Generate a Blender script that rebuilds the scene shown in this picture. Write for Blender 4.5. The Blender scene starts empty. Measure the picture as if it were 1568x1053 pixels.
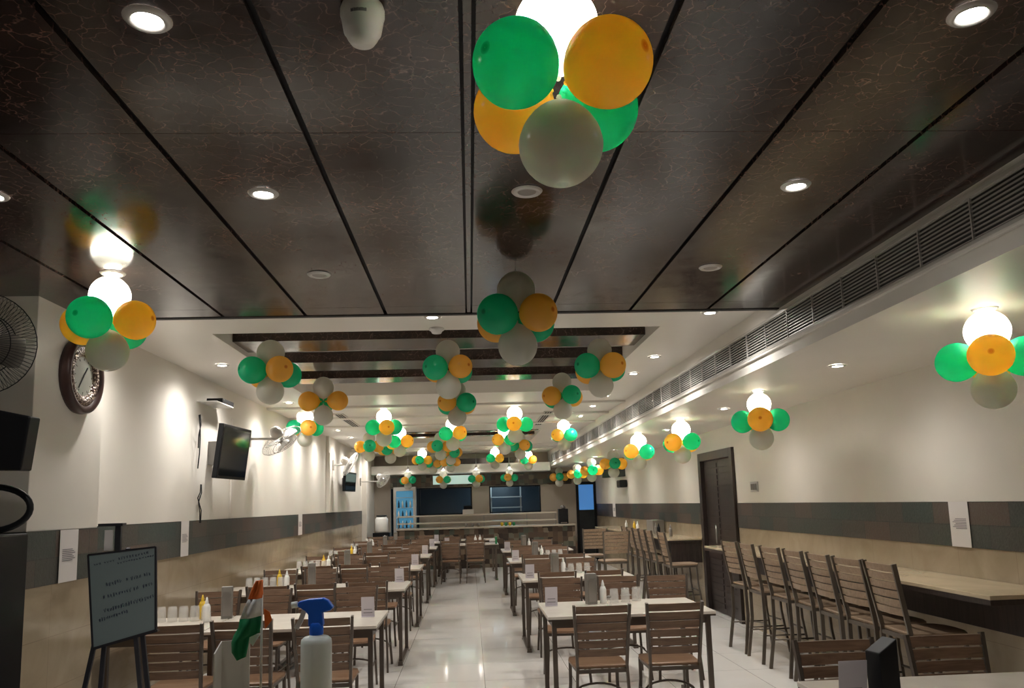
import bpy, math, random
from mathutils import Vector, Matrix
random.seed(7)
PI = math.pi
S = bpy.context.scene
COL = S.collection
V = Vector

# ------------------------------------------------------------------ camera, world, exposure
EYE = V((0, 0, 1.58))
p_, yaw_, roll_ = 0.138571, 0.0563377, 0.0294838
F = V((math.sin(yaw_)*math.cos(p_), math.cos(yaw_)*math.cos(p_), math.sin(p_)))
R0 = V((math.cos(yaw_), -math.sin(yaw_), 0)); U0 = R0.cross(F)
R = R0*math.cos(roll_) - U0*math.sin(roll_); U = R0*math.sin(roll_) + U0*math.cos(roll_)
cd = bpy.data.cameras.new('camera'); cam = bpy.data.objects.new('camera', cd); COL.objects.link(cam)
M = Matrix((R, U, -F)).transposed().to_4x4(); M.translation = EYE; cam.matrix_world = M
cd.sensor_fit = 'HORIZONTAL'; cd.sensor_width = 36; cd.lens = 1220/1568*36
cd.shift_y = (600-526.5)/1568; cd.clip_start = .05; cd.clip_end = 100
S.camera = cam
w = bpy.data.worlds.new('world'); S.world = w; w.use_nodes = True
w.node_tree.nodes['Background'].inputs[0].default_value = (.75, .85, 1, 1)
w.node_tree.nodes['Background'].inputs[1].default_value = .02
S.view_settings.view_transform = 'Standard'; S.view_settings.look = 'None'
S.view_settings.gamma = 1; S.view_settings.use_curve_mapping = False
S.view_settings.exposure = 2.12
LAMP_WHITE = 12.5     # watts of a downlight in the white ceiling
LAMP_SOFFIT = 7.0
LAMP_DARK = 4.0
LAMP_COL = (1.0, .96, .905)

# ------------------------------------------------------------------ materials
def mat(name, col, rough=.5, metal=0, spec=.5, coat=0, trans=0, emit=None, es=0, alpha=1, ior=1.45):
    m = bpy.data.materials.new(name); m.use_nodes = True
    b = m.node_tree.nodes['Principled BSDF']
    b.inputs['Base Color'].default_value = (*col, 1); b.inputs['Roughness'].default_value = rough
    b.inputs['Metallic'].default_value = metal; b.inputs['Specular IOR Level'].default_value = spec
    b.inputs['Coat Weight'].default_value = coat; b.inputs['Coat Roughness'].default_value = .05
    b.inputs['Transmission Weight'].default_value = trans; b.inputs['IOR'].default_value = ior
    if emit: b.inputs['Emission Color'].default_value = (*emit, 1); b.inputs['Emission Strength'].default_value = es
    if alpha < 1: b.inputs['Alpha'].default_value = alpha
    return m
class N:
    def __init__(s, m): s.t = m.node_tree; s.b = s.t.nodes.get('Principled BSDF')
    def n(s, ty, **k):
        o = s.t.nodes.new(ty)
        for a, v in k.items(): setattr(o, a, v)
        return o
    def l(s, a, b): s.t.links.new(a, b)
    def ramp(s, fac, stops):
        r = s.n('ShaderNodeValToRGB'); e = r.color_ramp.elements
        while len(e) < len(stops): e.new(.5)
        for i, (p, c) in enumerate(stops):
            e[i].position = p; e[i].color = (*c, 1)
        s.l(fac, r.inputs[0]); return r.outputs[0]
    def mix(s, fac, a, b):
        m = s.n('ShaderNodeMix', data_type='RGBA')
        for sock, v in ((m.inputs[0], fac), (m.inputs[6], a), (m.inputs[7], b)):
            if hasattr(v, 'is_linked'): s.l(v, sock)
            elif isinstance(v, tuple): sock.default_value = (*v, 1)
            else: sock.default_value = v
        return m.outputs[2]
    def pos(s): return s.n('ShaderNodeNewGeometry').outputs['Position']
    def obj(s): return s.n('ShaderNodeTexCoord').outputs['Object']
    def mapping(s, vec, scale=(1, 1, 1), rot=(0, 0, 0), loc=(0, 0, 0)):
        m = s.n('ShaderNodeMapping'); s.l(vec, m.inputs[0])
        m.inputs['Scale'].default_value = scale; m.inputs['Rotation'].default_value = rot; m.inputs['Location'].default_value = loc
        return m.outputs[0]
    def noise(s, vec, sc, det=3, rough=.5, dist=0):
        n = s.n('ShaderNodeTexNoise'); s.l(vec, n.inputs['Vector'])
        n.inputs['Scale'].default_value = sc; n.inputs['Detail'].default_value = det
        n.inputs['Roughness'].default_value = rough; n.inputs['Distortion'].default_value = dist
        return n
    def bump(s, h, st=.2, d=.01):
        b = s.n('ShaderNodeBump'); b.inputs['Strength'].default_value = st; b.inputs['Distance'].default_value = d
        s.l(h, b.inputs['Height']); s.l(b.outputs[0], s.b.inputs['Normal'])

def wood(name, dark, light, rough=.45, sc=(1, 14, 14)):
    m = mat(name, dark, rough); n = N(m)
    v = n.mapping(n.obj(), scale=sc)
    a = n.noise(v, 3.2, 5, .6, .6)
    n.l(n.ramp(a.outputs[0], [(.3, dark), (.7, light)]), n.b.inputs['Base Color'])
    n.bump(a.outputs[0], .12, .004)
    return m
def laminate():
    m = mat('veined_brown_laminate', (.03, .02, .016), .16, spec=.5); n = N(m)
    P = n.pos()
    d = n.noise(P, 5, 4, .6)
    mx = n.n('ShaderNodeMixRGB'); mx.inputs[0].default_value = .13
    n.l(P, mx.inputs[1]); n.l(d.outputs['Color'], mx.inputs[2])
    vo = n.n('ShaderNodeTexVoronoi', feature='DISTANCE_TO_EDGE'); vo.inputs['Scale'].default_value = 20
    n.l(mx.outputs[0], vo.inputs['Vector'])
    vein = n.ramp(vo.outputs['Distance'], [(0, (1, 1, 1)), (.035, (0, 0, 0))])
    patch = n.noise(P, 3.3, 3, .6)
    pm = n.ramp(patch.outputs[0], [(.34, (.12, .12, .12)), (.64, (1, 1, 1))])
    fine = n.noise(P, 60, 2, .6)
    fm = n.ramp(fine.outputs[0], [(.36, (0, 0, 0)), (.56, (1, 1, 1))])
    mu = n.n('ShaderNodeMath', operation='MULTIPLY'); n.l(vein, mu.inputs[0]); n.l(fm, mu.inputs[1])
    mu2 = n.n('ShaderNodeMath', operation='MULTIPLY'); n.l(mu.outputs[0], mu2.inputs[0]); n.l(pm, mu2.inputs[1])
    base = n.mix(pm, (.021, .0145, .0125), (.048, .028, .022))
    n.l(n.mix(mu2.outputs[0], base, (.24, .14, .11)), n.b.inputs['Base Color'])
    r = n.noise(P, 9, 2); rr = n.ramp(r.outputs[0], [(.3, (.13,)*3), (.7, (.2,)*3)]); n.l(rr, n.b.inputs['Roughness'])
    return m
def slate():
    m = mat('slate_band_tiles', (.1, .1, .09), .5); n = N(m)
    sp = n.n('ShaderNodeSeparateXYZ'); n.l(n.pos(), sp.inputs[0])
    cb = n.n('ShaderNodeCombineXYZ'); n.l(sp.outputs[1], cb.inputs[0]); n.l(sp.outputs[2], cb.inputs[1])
    mp = n.mapping(cb.outputs[0], loc=(.13, -1.185, 0))
    br = n.n('ShaderNodeTexBrick'); n.l(mp, br.inputs[0])
    br.inputs['Color1'].default_value = (.028, .044, .040, 1); br.inputs['Color2'].default_value = (.10, .060, .047, 1)
    br.inputs['Mortar'].default_value = (.03, .03, .027, 1); br.inputs['Scale'].default_value = 1
    br.inputs['Mortar Size'].default_value = .004; br.inputs['Brick Width'].default_value = .42; br.inputs['Row Height'].default_value = .157
    br.inputs['Bias'].default_value = -.08
    ns = n.noise(n.pos(), 55, 5, .7)
    c = n.mix(n.ramp(ns.outputs[0], [(.35, (0,)*3), (.75, (.35,)*3)]), br.outputs[0], (.11, .11, .10))
    n.l(c, n.b.inputs['Base Color']); n.bump(ns.outputs[0], .5, .006)
    return m
def marble_tile(name, c1, c2, rough, joint, jc, w, h, axis='YZ', off=(0, 0), vein=2.2):
    m = mat(name, c1, rough); n = N(m)
    sp = n.n('ShaderNodeSeparateXYZ'); n.l(n.pos(), sp.inputs[0])
    cb = n.n('ShaderNodeCombineXYZ'); ix = 'XYZ'.index
    n.l(sp.outputs[ix(axis[0])], cb.inputs[0]); n.l(sp.outputs[ix(axis[1])], cb.inputs[1])
    mp = n.mapping(cb.outputs[0], loc=(-off[0], -off[1], 0))
    br = n.n('ShaderNodeTexBrick', offset=0); n.l(mp, br.inputs[0])
    br.inputs['Color1'].default_value = (0, 0, 0, 1); br.inputs['Color2'].default_value = (0, 0, 0, 1); br.inputs['Mortar'].default_value = (1, 1, 1, 1)
    br.inputs['Scale'].default_value = 1; br.inputs['Mortar Size'].default_value = joint; br.inputs['Mortar Smooth'].default_value = .1
    br.inputs['Brick Width'].default_value = w; br.inputs['Row Height'].default_value = h
    ns = n.noise(n.pos(), vein, 6, .6, 1.2)
    c = n.mix(n.ramp(ns.outputs[0], [(.35, (0,)*3), (.7, (1,)*3)]), c1, c2)
    n.l(n.mix(br.outputs[0], c, jc), n.b.inputs['Base Color'])
    return m
def paint(name, col, rough=.55):
    m = mat(name, col, rough, spec=.3); n = N(m)
    a = n.noise(n.pos(), 1.3, 4, .6)
    n.l(n.ramp(a.outputs[0], [(.3, tuple(c*.95 for c in col)), (.7, col)]), n.b.inputs['Base Color'])
    n.bump(n.noise(n.pos(), 180, 2).outputs[0], .03, .002)
    return m
def latex(name, col, tcol, tip):
    m = bpy.data.materials.new(name); m.use_nodes = True; n = N(m); t = m.node_tree
    out = [x for x in t.nodes if x.type == 'OUTPUT_MATERIAL'][0]
    t.nodes.remove(n.b)
    sp = n.n('ShaderNodeSeparateXYZ'); n.l(n.obj(), sp.inputs[0])
    f = n.n('ShaderNodeMapRange'); n.l(sp.outputs[2], f.inputs[0])
    f.inputs[1].default_value = .1035; f.inputs[2].default_value = .1046
    c1 = n.mix(f.outputs[0], col, tip); c2 = n.mix(f.outputs[0], tcol, tip)
    d = n.n('ShaderNodeBsdfDiffuse'); n.l(c1, d.inputs[0])
    tr = n.n('ShaderNodeBsdfTranslucent'); n.l(c2, tr.inputs[0])
    mx = n.n('ShaderNodeMixShader'); mx.inputs[0].default_value = .5; n.l(d.outputs[0], mx.inputs[1]); n.l(tr.outputs[0], mx.inputs[2])
    g = n.n('ShaderNodeBsdfGlossy'); g.inputs['Roughness'].default_value = .22
    m2 = n.n('ShaderNodeMixShader'); m2.inputs[0].default_value = .03
    n.l(mx.outputs[0], m2.inputs[1]); n.l(g.outputs[0], m2.inputs[2]); n.l(m2.outputs[0], out.inputs[0])
    return m

M_lam = laminate()
M_black = mat('black_groove', (.006, .005, .006), .6)
M_ceil = paint('white_ceiling_paint', (.75, .72, .67), .38)
M_wall = paint('cream_wall_paint', (.74, .70, .635), .6)
M_slate = slate()
M_wain = marble_tile('cream_wall_tile', (.35, .28, .19), (.44, .36, .255), .16, .002, (.3, .23, .16), .6, .3, 'YZ', (.1, -.01))
M_wainb = marble_tile('cream_end_tile', (.35, .28, .19), (.44, .36, .255), .16, .002, (.3, .23, .16), .6, .3, 'XZ', (.1, -.01))
M_floor = marble_tile('white_floor_tile', (.80, .77, .73), (.85, .83, .80), .07, .0018, (.16, .13, .10), .8, .8, 'XY', (.1, .3), .8)
M_wood = wood('chair_wood', (.12, .068, .043), (.245, .148, .092), .42)
M_seat = wood('seat_wood', (.19, .10, .055), (.33, .20, .12), .35)
M_stoolw = wood('stool_wood', (.23, .155, .10), (.37, .26, .17), .45, (14, 1, 14))
M_frame = mat('grey_brown_metal', (.125, .10, .082), .38, .55)
M_stoolf = mat('bronze_metal', (.15, .125, .10), .38, .5)
M_darkw = wood('dark_door_wood', (.022, .016, .014), (.05, .035, .03), .35, (14, 14, 1))
M_top = marble_tile('cream_table_laminate', (.68, .62, .54), (.76, .71, .63), .22, 0, (.7, .6, .5), 5, 5, 'XY', (2, 2), 3)
M_edge = mat('dark_edge_band', (.10, .075, .06), .4)
M_bar = marble_tile('cream_counter_stone', (.50, .40, .26), (.62, .51, .35), .14, 0, (.5, .4, .3), 9, 9, 'XY', (1, 1), 2)
M_white = mat('white_plastic', (.78, .77, .74), .35)
M_grey = mat('grey_plastic', (.20, .185, .165), .4)
M_lgrey = mat('light_grey_metal', (.55, .53, .5), .35, .4)
M_blackp = mat('black_plastic', (.006, .0065, .008), .45, spec=.3)
M_screen = mat('black_glass_screen', (.006, .007, .009), .06, spec=.8)
M_steel = mat('brushed_steel', (.32, .30, .28), .32, .8)
M_paper = mat('paper', (.72, .68, .66), .7)
M_card = mat('lilac_grey_card', (.60, .56, .60), .6)
M_ink = mat('grey_ink', (.22, .2, .22), .8)
M_lens = mat('lit_lamp_lens', (1, 1, 1), .3, emit=(1, .96, .9), es=28)
M_lensd = mat('frosted_unlit_lens', (.30, .27, .25), .3)
M_glass = mat('clear_glass', (.80, .79, .76), .08, alpha=.28)
M_board = mat('whiteboard_surface', (.21, .26, .265), .35)
M_marker = mat('blue_black_marker', (.04, .05, .10), .7)
M_alum = mat('dull_aluminium', (.4, .4, .4), .4, .7)
M_easel = mat('dark_easel_metal', (.05, .05, .06), .4, .5)
M_brownclk = mat('dark_brown_lacquer', (.045, .02, .018), .3)
M_dial = mat('pale_clock_dial', (.36, .36, .31), .4)
def ornate():
    m = mat('carved_gold_brown', (.3, .2, .12), .35, .3); n = N(m)
    v = n.n('ShaderNodeTexVoronoi'); v.inputs['Scale'].default_value = 70; n.l(n.obj(), v.inputs['Vector'])
    n.l(n.ramp(v.outputs['Distance'], [(.2, (.55, .46, .36)), (.55, (.07, .035, .025))]), n.b.inputs['Base Color'])
    n.bump(v.outputs['Distance'], .8, .01); return m
M_orn = ornate()
M_blue = mat('blue_sprayer_plastic', (.015, .15, .85), .3)
M_pale = mat('translucent_white_bottle', (.86, .93, .93), .35, trans=.08)
M_saff = mat('saffron_cloth', (.95, .22, .04), .7)
M_wcl = mat('white_cloth', (.88, .90, .92), .7)
M_green = mat('green_cloth', (.006, .22, .08), .7)
M_kblue = mat('dim_blue_panel', (.02, .045, .075), .25)
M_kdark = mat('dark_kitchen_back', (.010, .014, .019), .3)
M_fridge = mat('blue_lit_cooler', (.04, .14, .24), .4, emit=(.10, .38, .6), es=.09)
M_kitlamp = mat('cool_kitchen_tube', (1, 1, 1), .3, emit=(.7, .9, 1), es=12)
M_bluelit = mat('blue_door_pane', (.08, .25, .55), .4, emit=(.06, .2, .5), es=.16)
M_beige = mat('beige_end_panel', (.40, .34, .28), .45)
M_rail = mat('beige_counter_ledge', (.46, .41, .34), .35)
def mosaic():
    m = mat('brown_mosaic', (.1, .07, .05), .25); n = N(m)
    v = n.n('ShaderNodeTexVoronoi', distance='CHEBYCHEV'); v.inputs['Scale'].default_value = 8; v.inputs['Randomness'].default_value = .35
    n.l(n.pos(), v.inputs['Vector'])
    s = n.n('ShaderNodeSeparateXYZ'); n.l(v.outputs['Color'], s.inputs[0])
    n.l(n.ramp(s.outputs[0], [(.1, (.04, .03, .025)), (.5, (.12, .08, .055)), (.8, (.06, .085, .07)), (1, (.24, .18, .13))]), n.b.inputs['Base Color'])
    return m
M_mos = mosaic()
M_bW = latex('white_latex', (.66, .66, .60), (.80, .78, .72), (.5, .5, .45))
M_bG = latex('green_latex', (.02, .52, .27), (.08, .85, .52), (.01, .32, .16))
M_bO = latex('orange_latex', (.92, .47, .10), (1.0, .76, .16), (.66, .24, .04))
M_yel = mat('yellow_plastic', (.7, .45, .03), .4)
M_red = mat('red_plastic', (.45, .03, .02), .4)
M_grb = mat('green_box_card', (.02, .22, .08), .5)
M_slot = mat('dark_slot', (.02, .018, .016), .7)

# ------------------------------------------------------------------ mesh helpers
class MB:
    def __init__(s): s.v = []; s.f = []; s.m = []; s.sm = []; s.mats = []
    def _add(s, vs, fs, m=None, smooth=False):
        o = len(s.v); s.v += [tuple(v) for v in vs]
        if m not in s.mats: s.mats.append(m)
        k = s.mats.index(m)
        for f in fs: s.f.append(tuple(i+o for i in f)); s.m.append(k); s.sm.append(smooth)
        return s
    def box(s, x0, x1, y0, y1, z0, z1, m=None):
        vs = [(x, y, z) for x in (x0, x1) for y in (y0, y1) for z in (z0, z1)]
        return s._add(vs, [(0, 1, 3, 2), (4, 6, 7, 5), (0, 4, 5, 1), (2, 3, 7, 6), (0, 2, 6, 4), (1, 5, 7, 3)], m)
    def obox(s, c, ax, ay, az, m=None):
        c = V(c); ax, ay, az = V(ax), V(ay), V(az)
        vs = [c+ax*i+ay*j+az*k for i in (-1, 1) for j in (-1, 1) for k in (-1, 1)]
        return s._add(vs, [(0, 1, 3, 2), (4, 6, 7, 5), (0, 4, 5, 1), (2, 3, 7, 6), (0, 2, 6, 4), (1, 5, 7, 3)], m)
    def bar(s, a, b, w, d, side=(1, 0, 0), m=None):
        a, b = V(a), V(b); t = (b-a); L = t.length; t.normalize()
        sd = V(side); sd = (sd - t*sd.dot(t)).normalized(); o = t.cross(sd)
        return s.obox((a+b)/2, sd*w/2, o*d/2, t*L/2, m)
    def tube(s, pts, r, n=8, m=None, cap=True):
        pts = [V(p) for p in pts]; rings = []; up = V((0, 0, 1))
        rs = r if isinstance(r, (list, tuple)) else [r]*len(pts)
        t0 = (pts[1]-pts[0]).normalized(); a = up if abs(t0.dot(up)) < .9 else V((1, 0, 0)); u = t0.cross(a).normalized()
        vs = []
        for i, p in enumerate(pts):
            t = (pts[min(i+1, len(pts)-1)]-pts[max(i-1, 0)]).normalized()
            u = (u-t*u.dot(t)).normalized(); w_ = t.cross(u)
            for k in range(n):
                an = 2*PI*k/n; vs.append(p+(u*math.cos(an)+w_*math.sin(an))*rs[i])
        fs = [(i*n+k, i*n+(k+1) % n, (i+1)*n+(k+1) % n, (i+1)*n+k) for i in range(len(pts)-1) for k in range(n)]
        s._add(vs, fs, m, True)
        if cap:
            o = len(s.v)-len(vs)
            s.f.append(tuple(o+k for k in range(n))[::-1]); s.m.append(s.mats.index(m)); s.sm.append(False)
            e = o+(len(pts)-1)*n
            s.f.append(tuple(e+k for k in range(n))); s.m.append(s.mats.index(m)); s.sm.append(False)
        return s
    def lathe(s, prof, n=24, c=(0, 0, 0), m=None, mx=None, smooth=True):
        c = V(c); vs = []
        for r, z in prof:
            for k in range(n):
                p = V((r*math.cos(2*PI*k/n), r*math.sin(2*PI*k/n), z))
                if mx: p = mx @ p
                vs.append(p+c)
        fs = [(i*n+k, i*n+(k+1) % n, (i+1)*n+(k+1) % n, (i+1)*n+k) for i in range(len(prof)-1) for k in range(n)]
        return s._add(vs, fs, m, smooth)
    def prism(s, poly, axis, d, m=None):
        # poly: list of 3D points of one face; extruded by vector d
        n = len(poly); a = [V(p) for p in poly]; b = [p+V(d) for p in a]
        return s._add(a+b, [tuple(range(n))[::-1], tuple(range(n, 2*n))]+[(i, (i+1) % n, n+(i+1) % n, n+i) for i in range(n)], m)
    def sheet(s, grid, m=None, smooth=True):
        r = len(grid); c = len(grid[0]); vs = [p for row in grid for p in row]
        return s._add(vs, [(i*c+j, i*c+j+1, (i+1)*c+j+1, (i+1)*c+j) for i in range(r-1) for j in range(c-1)], m, smooth)
    def build(s, name, material=None, parent=None, bevel=0, seg=2, solid=0, label=None):
        me = bpy.data.meshes.new(name); me.from_pydata(s.v, [], s.f)
        for k in s.mats: me.materials.append(k if k else material)
        me.polygons.foreach_set('material_index', s.m); me.polygons.foreach_set('use_smooth', s.sm)
        me.update()
        o = bpy.data.objects.new(name, me); COL.objects.link(o)
        if parent: o.parent = parent
        if solid: md = o.modifiers.new('thick', 'SOLIDIFY'); md.thickness = solid; md.offset = 0
        if bevel:
            md = o.modifiers.new('bevel', 'BEVEL'); md.width = bevel; md.segments = seg; md.limit_method = 'ANGLE'; md.angle_limit = .7
        if label: o['label'] = label
        return o
def thing(name, label, cat, loc=(0, 0, 0), rz=0, group=None):
    o = bpy.data.objects.new(name, None); COL.objects.link(o); o.empty_display_size = .1
    o.location = loc; o.rotation_euler = (0, 0, rz); o['label'] = label; o['category'] = cat
    if group: o['group'] = group
    return o
def tag(o, label, cat, group=None):
    o['label'] = label; o['category'] = cat
    if group: o['group'] = group
    return o
def struct(o): o['kind'] = 'structure'; return o
CH = {}
def children(o): return [c for c in COL.objects if c.parent == o]
def snapshot(o):
    return (o, [snapshot(c) for c in children(o)])
def copy_tree(snap, parent=None):
    src, kids = snap
    c = src.copy(); COL.objects.link(c)
    if parent: c.parent = parent; c.matrix_parent_inverse = src.matrix_parent_inverse.copy()
    for k in kids: copy_tree(k, c)
    return c
ORD = ['first', 'second', 'third', 'fourth', 'fifth', 'sixth', 'seventh', 'eighth', 'ninth', 'tenth', 'eleventh', 'twelfth', 'thirteenth', 'fourteenth', 'fifteenth', 'sixteenth']

# ------------------------------------------------------------------ room shell
ZD, ZW, ZS = 2.84, 2.92, 2.50      # dark cladding, white ceiling, lowered ceiling on the right
XL, XR, XF = -2.65, 3.40, 2.13
YD, YE = 5.23, 21.5
struct(MB().box(-3.7, XR+.1, -2.1, 24.6, -.1, 0).build('floor', M_floor))
# dark cladding planks
g = [-3.7, -2.12, -1.58, -1.05, -.527, .02, .565, 1.10, 1.632, XF]
gw = .011
b = MB()
for i in range(len(g)-1):
    a, c = g[i]+gw, g[i+1]-gw
    if abs(g[i]-.02) < .01: a += .012
    if abs(g[i+1]-.02) < .01: c -= .012
    if i == len(g)-2: c = XF
    for (y0, y1) in ((-2, .18), (.184, 2.578), (2.582, 4.98)) if True else ():
        b.box(a, c, y0, min(y1, 5.23), ZD, ZD+.02)
    b.box(a, c, 4.984, 5.18, ZD, ZD+.02)
struct(b.build('ceiling', M_lam))
struct(MB().box(-3.7, XF, -2, YD, ZD+.03, ZD+.12).build('ceiling', M_black))
struct(MB().box(-3.7, XF, 5.185, YD, ZD-.004, ZD+.03).build('trim_1', M_black))
struct(MB().box(.009, .031, -2, 5.18, ZD+.002, ZD+.02).build('trim_2', M_lam))
# white ceiling with two recesses
b = MB(); H = 3.3
R1 = (-1.93, 1.52, 6.05, 9.6); R2 = (-1.5, 1.35, 14.6, 17.2)
b.box(XL, XF, YD, R1[2], ZW, H); b.box(XL, R1[0], R1[2], R1[3], ZW, H); b.box(R1[1], XF, R1[2], R1[3], ZW, H)
b.box(XL, XF, R1[3], R2[2], ZW, H); b.box(XL, R2[0], R2[2], R2[3], ZW, H); b.box(R2[1], XF, R2[2], R2[3], ZW, H)
b.box(XL, XF, R2[3], YE, ZW, H)
b.box(R1[0], R1[1], R1[2], R1[3], 3.07, H); b.box(R2[0], R2[1], R2[2], R2[3], 3.07, H)
struct(b.build('ceiling', M_ceil))
for i, (y0, y1) in enumerate(((6.57, 7.04), (7.59, 8.07), (8.56, 8.93))):
    o = MB().box(R1[0], R1[1], y0, y1, 2.966, 3.066).build('ceiling_beam', M_lam, bevel=.003)
    tag(o, 'dark veined brown plank beam across the front ceiling recess, %s from the front' % ORD[i], 'beam', 'plank beams in the front recess')
for i, (y0, y1) in enumerate(((15.25, 15.5), (16.2, 16.45))):
    o = MB().box(R2[0], R2[1], y0, y1, 2.966, 3.066).build('ceiling_beam', M_lam)
    tag(o, 'thin dark brown beam across the far ceiling recess, %s one' % ('nearer', 'farther')[i], 'beam', 'beams in the far recess')
# cross battens on the white ceiling
for k, y in enumerate((10.6, 11.9, 13.2, 18.2, 19.4)):
    struct(MB().box(XL, XF, y, y+.12, ZW-.03, ZW).build('trim_%d' % (3+k), M_ceil, bevel=.004))
# lowered ceiling on the right and its fascia
struct(MB().box(XF, XR, -2, YE, ZS, H).build('ceiling', M_ceil))
struct(MB().box(XF-.018, XF+.01, -2, YE, 2.575, 2.597).build('trim_8', M_ceil, bevel=.004))
# walls
struct(MB().box(XR, XR+.1, -2, 10.08, 1.50, ZS).box(XR, XR+.1, 11.62, YE+3, 1.50, ZS).box(XR, XR+.1, 10.08, 11.62, 2.22, ZS).build('wall_right', M_wall))
struct(MB().box(XR, XR+.1, -2, 10.08, 0, 1.19).box(XR, XR+.1, 11.62, YE+3, 0, 1.19).build('wall_right', M_wain))
struct(MB().box(XR-.006, XR+.1, -2, 10.08, 1.19, 1.50).box(XR-.006, XR+.1, 11.62, YE+3, 1.19, 1.50).build('trim_9', M_slate))
struct(MB().box(XL-.1, XL, 5.4, YE+3, 1.505, H).build('wall_left', M_wall))
struct(MB().box(XL-.1, XL, 5.4, YE+3, 0, 1.19).build('wall_left', M_wain))
struct(MB().box(XL-.1, XL+.006, 5.4, YE+3, 1.19, 1.505).build('trim_10', M_slate))
struct(MB().box(-3.7, -2.45, 4.6, 5.45, 1.50, ZD+.05).build('wall_column', M_wall, bevel=.004))
struct(MB().box(-3.7, -2.45, 4.6, 5.45, 0, 1.19).build('wall_column', M_wain))
struct(MB().box(-3.7, -2.444, 4.594, 5.45, 1.19, 1.50).build('trim_11', M_slate))
struct(MB().box(-3.8, -3.7, -2, 4.6, 0, 3.0).build('wall_left', M_wall))
struct(MB().box(-3.8, XR+.1, -2.1, -2, 0, 3.0).build('wall_front', M_wall))
# pilasters on the left wall (thin)
struct(MB().box(XL, XL+.05, 15.0, 16.0, 1.51, ZW).build('wall_left', M_wall, bevel=.003))
struct(MB().box(XL, XL+.12, 19.9, 21.5, 0, ZW).build('wall_left', M_wall, bevel=.003))

# back wall with the kitchen hatch openings
b = MB(); y0, y1 = YE, YE+.12
b.box(XL, -2.1, y0, y1, 0, ZW); b.box(-2.1, XF, y0, y1, 2.05, 2.40); b.box(-2.1, XF, y0, y1, 2.40, H)
b.box(-2.1, -1.35, y0, y1, 0, .3); b.box(-1.35, .06, y0, y1, 0, 1.32); b.box(.06, .52, y0, y1, 0, 2.05)
b.box(.52, 1.9, y0, y1, 0, 1.32); b.box(1.9, 2.75, y0, y1, 0, 2.05); b.box(XF, XR, y0, y1, 2.1, ZS); b.box(2.75, 2.85, y0, y1, 0, 2.1)
struct(b.build('wall_back', M_beige))
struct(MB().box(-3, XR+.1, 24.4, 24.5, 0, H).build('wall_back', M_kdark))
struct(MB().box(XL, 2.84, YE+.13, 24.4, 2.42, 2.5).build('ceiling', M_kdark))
struct(MB().box(-2.1, 2.75, YE-.02, YE-.001, 2.06, 2.39).build('trim_12', M_mos))
struct(MB().box(XL+.13, XF-.02, 20.75, YE-.01, 2.40, 2.62).build('trim_13', M_ceil, bevel=.004))
struct(MB().box(-1.4, 1.35, YE-.06, YE-.001, 2.63, 2.80).build('trim_14', M_lam))
def hatch(nm, x0, x1, z0, z1):
    f = .035; y = YE-.015
    o = MB().box(x0, x1, y, y+.03, z1-f, z1).box(x0, x1, y, y+.03, z0, z0+f).box(x0, x0+f, y, y+.03, z0, z1).box(x1-f, x1, y, y+.03, z0, z1).build(nm, M_blackp)
    struct(o)
hatch('window_1', -1.35, .06, 1.33, 2.05); hatch('window_2', .52, 1.9, 1.33, 2.05)

# double door in the right wall
struct(MB().box(XR-.04, XR+.09, 10.085, 10.2, 0, 2.215).box(XR-.04, XR+.09, 11.5, 11.615, 0, 2.215).box(XR-.04, XR+.09, 10.2, 11.5, 2.1, 2.215).build('trim_15', M_darkw, bevel=.005))
dr = struct(thing('door_1', 'dark brown double door in the right wall beside the bar counter', 'door', (XR+.02, 10.85, 0)))
for (a, c) in ((-.645, -.002), (.002, .645)):
    bb = MB().box(.0, .045, a, c, .01, 2.095)
    for k in range(24): bb.box(-.008, 0, a+.05, c-.05, .08+k*.083, .08+k*.083+.062)
    dl = bb.build('door_leaf', M_darkw, dr)
MB().tube([(-.05, .09, .95), (-.05, .09, 1.2)], .01, m=None).bar((-.05, .09, .97), (.0, .09, .97), .012, .012).bar((-.05, .09, 1.18), (0, .09, 1.18), .012, .012).build('door_handle', M_steel, dl)
struct(MB().box(XR+.1, XR+.16, 10, 11.7, 0, 2.3).build('wall_right', M_kdark))
# far doorway beside the end counter (standing ajar in the back wall opening)
dr = struct(thing('door_2', 'dark framed doorway with a blue lit pane at the far right end', 'door', (3.12, YE-.03, 0)))
MB().box(-.27, -.2, -.03, .03, 0, 2.1).box(.2, .27, -.03, .03, 0, 2.1).box(-.2, .2, -.03, .03, 2.02, 2.1).build('door_frame', M_blackp, dr)
MB().box(-.2, .2, 0, .02, 1.35, 2.02).build('pane', M_bluelit, dr)
MB().box(-.2, .2, 0, .02, .02, 1.35).build('door_leaf', M_kdark, dr)

# ------------------------------------------------------------------ long air grille in the fascia
gr = thing('air_grille', 'long white linear air grille in the fascia above the bar counter', 'grille', (XF, 0, 2.69))
Y0, Y1 = -1.5, 20.6
MB().box(-.006, -.001, Y0, Y1, -.092, .108).build('backing', M_slot, gr)
MB().box(-.02, -.006, Y0, Y1, .1, .118).box(-.02, -.006, Y0, Y1, -.1, -.085).build('grille_frame', M_lgrey, gr)
for k in range(10):
    z = -.077+k*.0192
    MB().obox((-.010, (Y0+Y1)/2, z), (.0035, 0, -.0004), (0, (Y1-Y0)/2, 0), (.0004, 0, .0026)).build('slat', M_lgrey, gr)
b = MB(); y = Y0+.3
k = 0
while y < Y1-.1:
    MB().box(-.017, -.006, y-.004, y+.004, -.085, .1).build('divider', M_lgrey, gr) if k < 58 else None
    y += .39; k += 1

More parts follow.
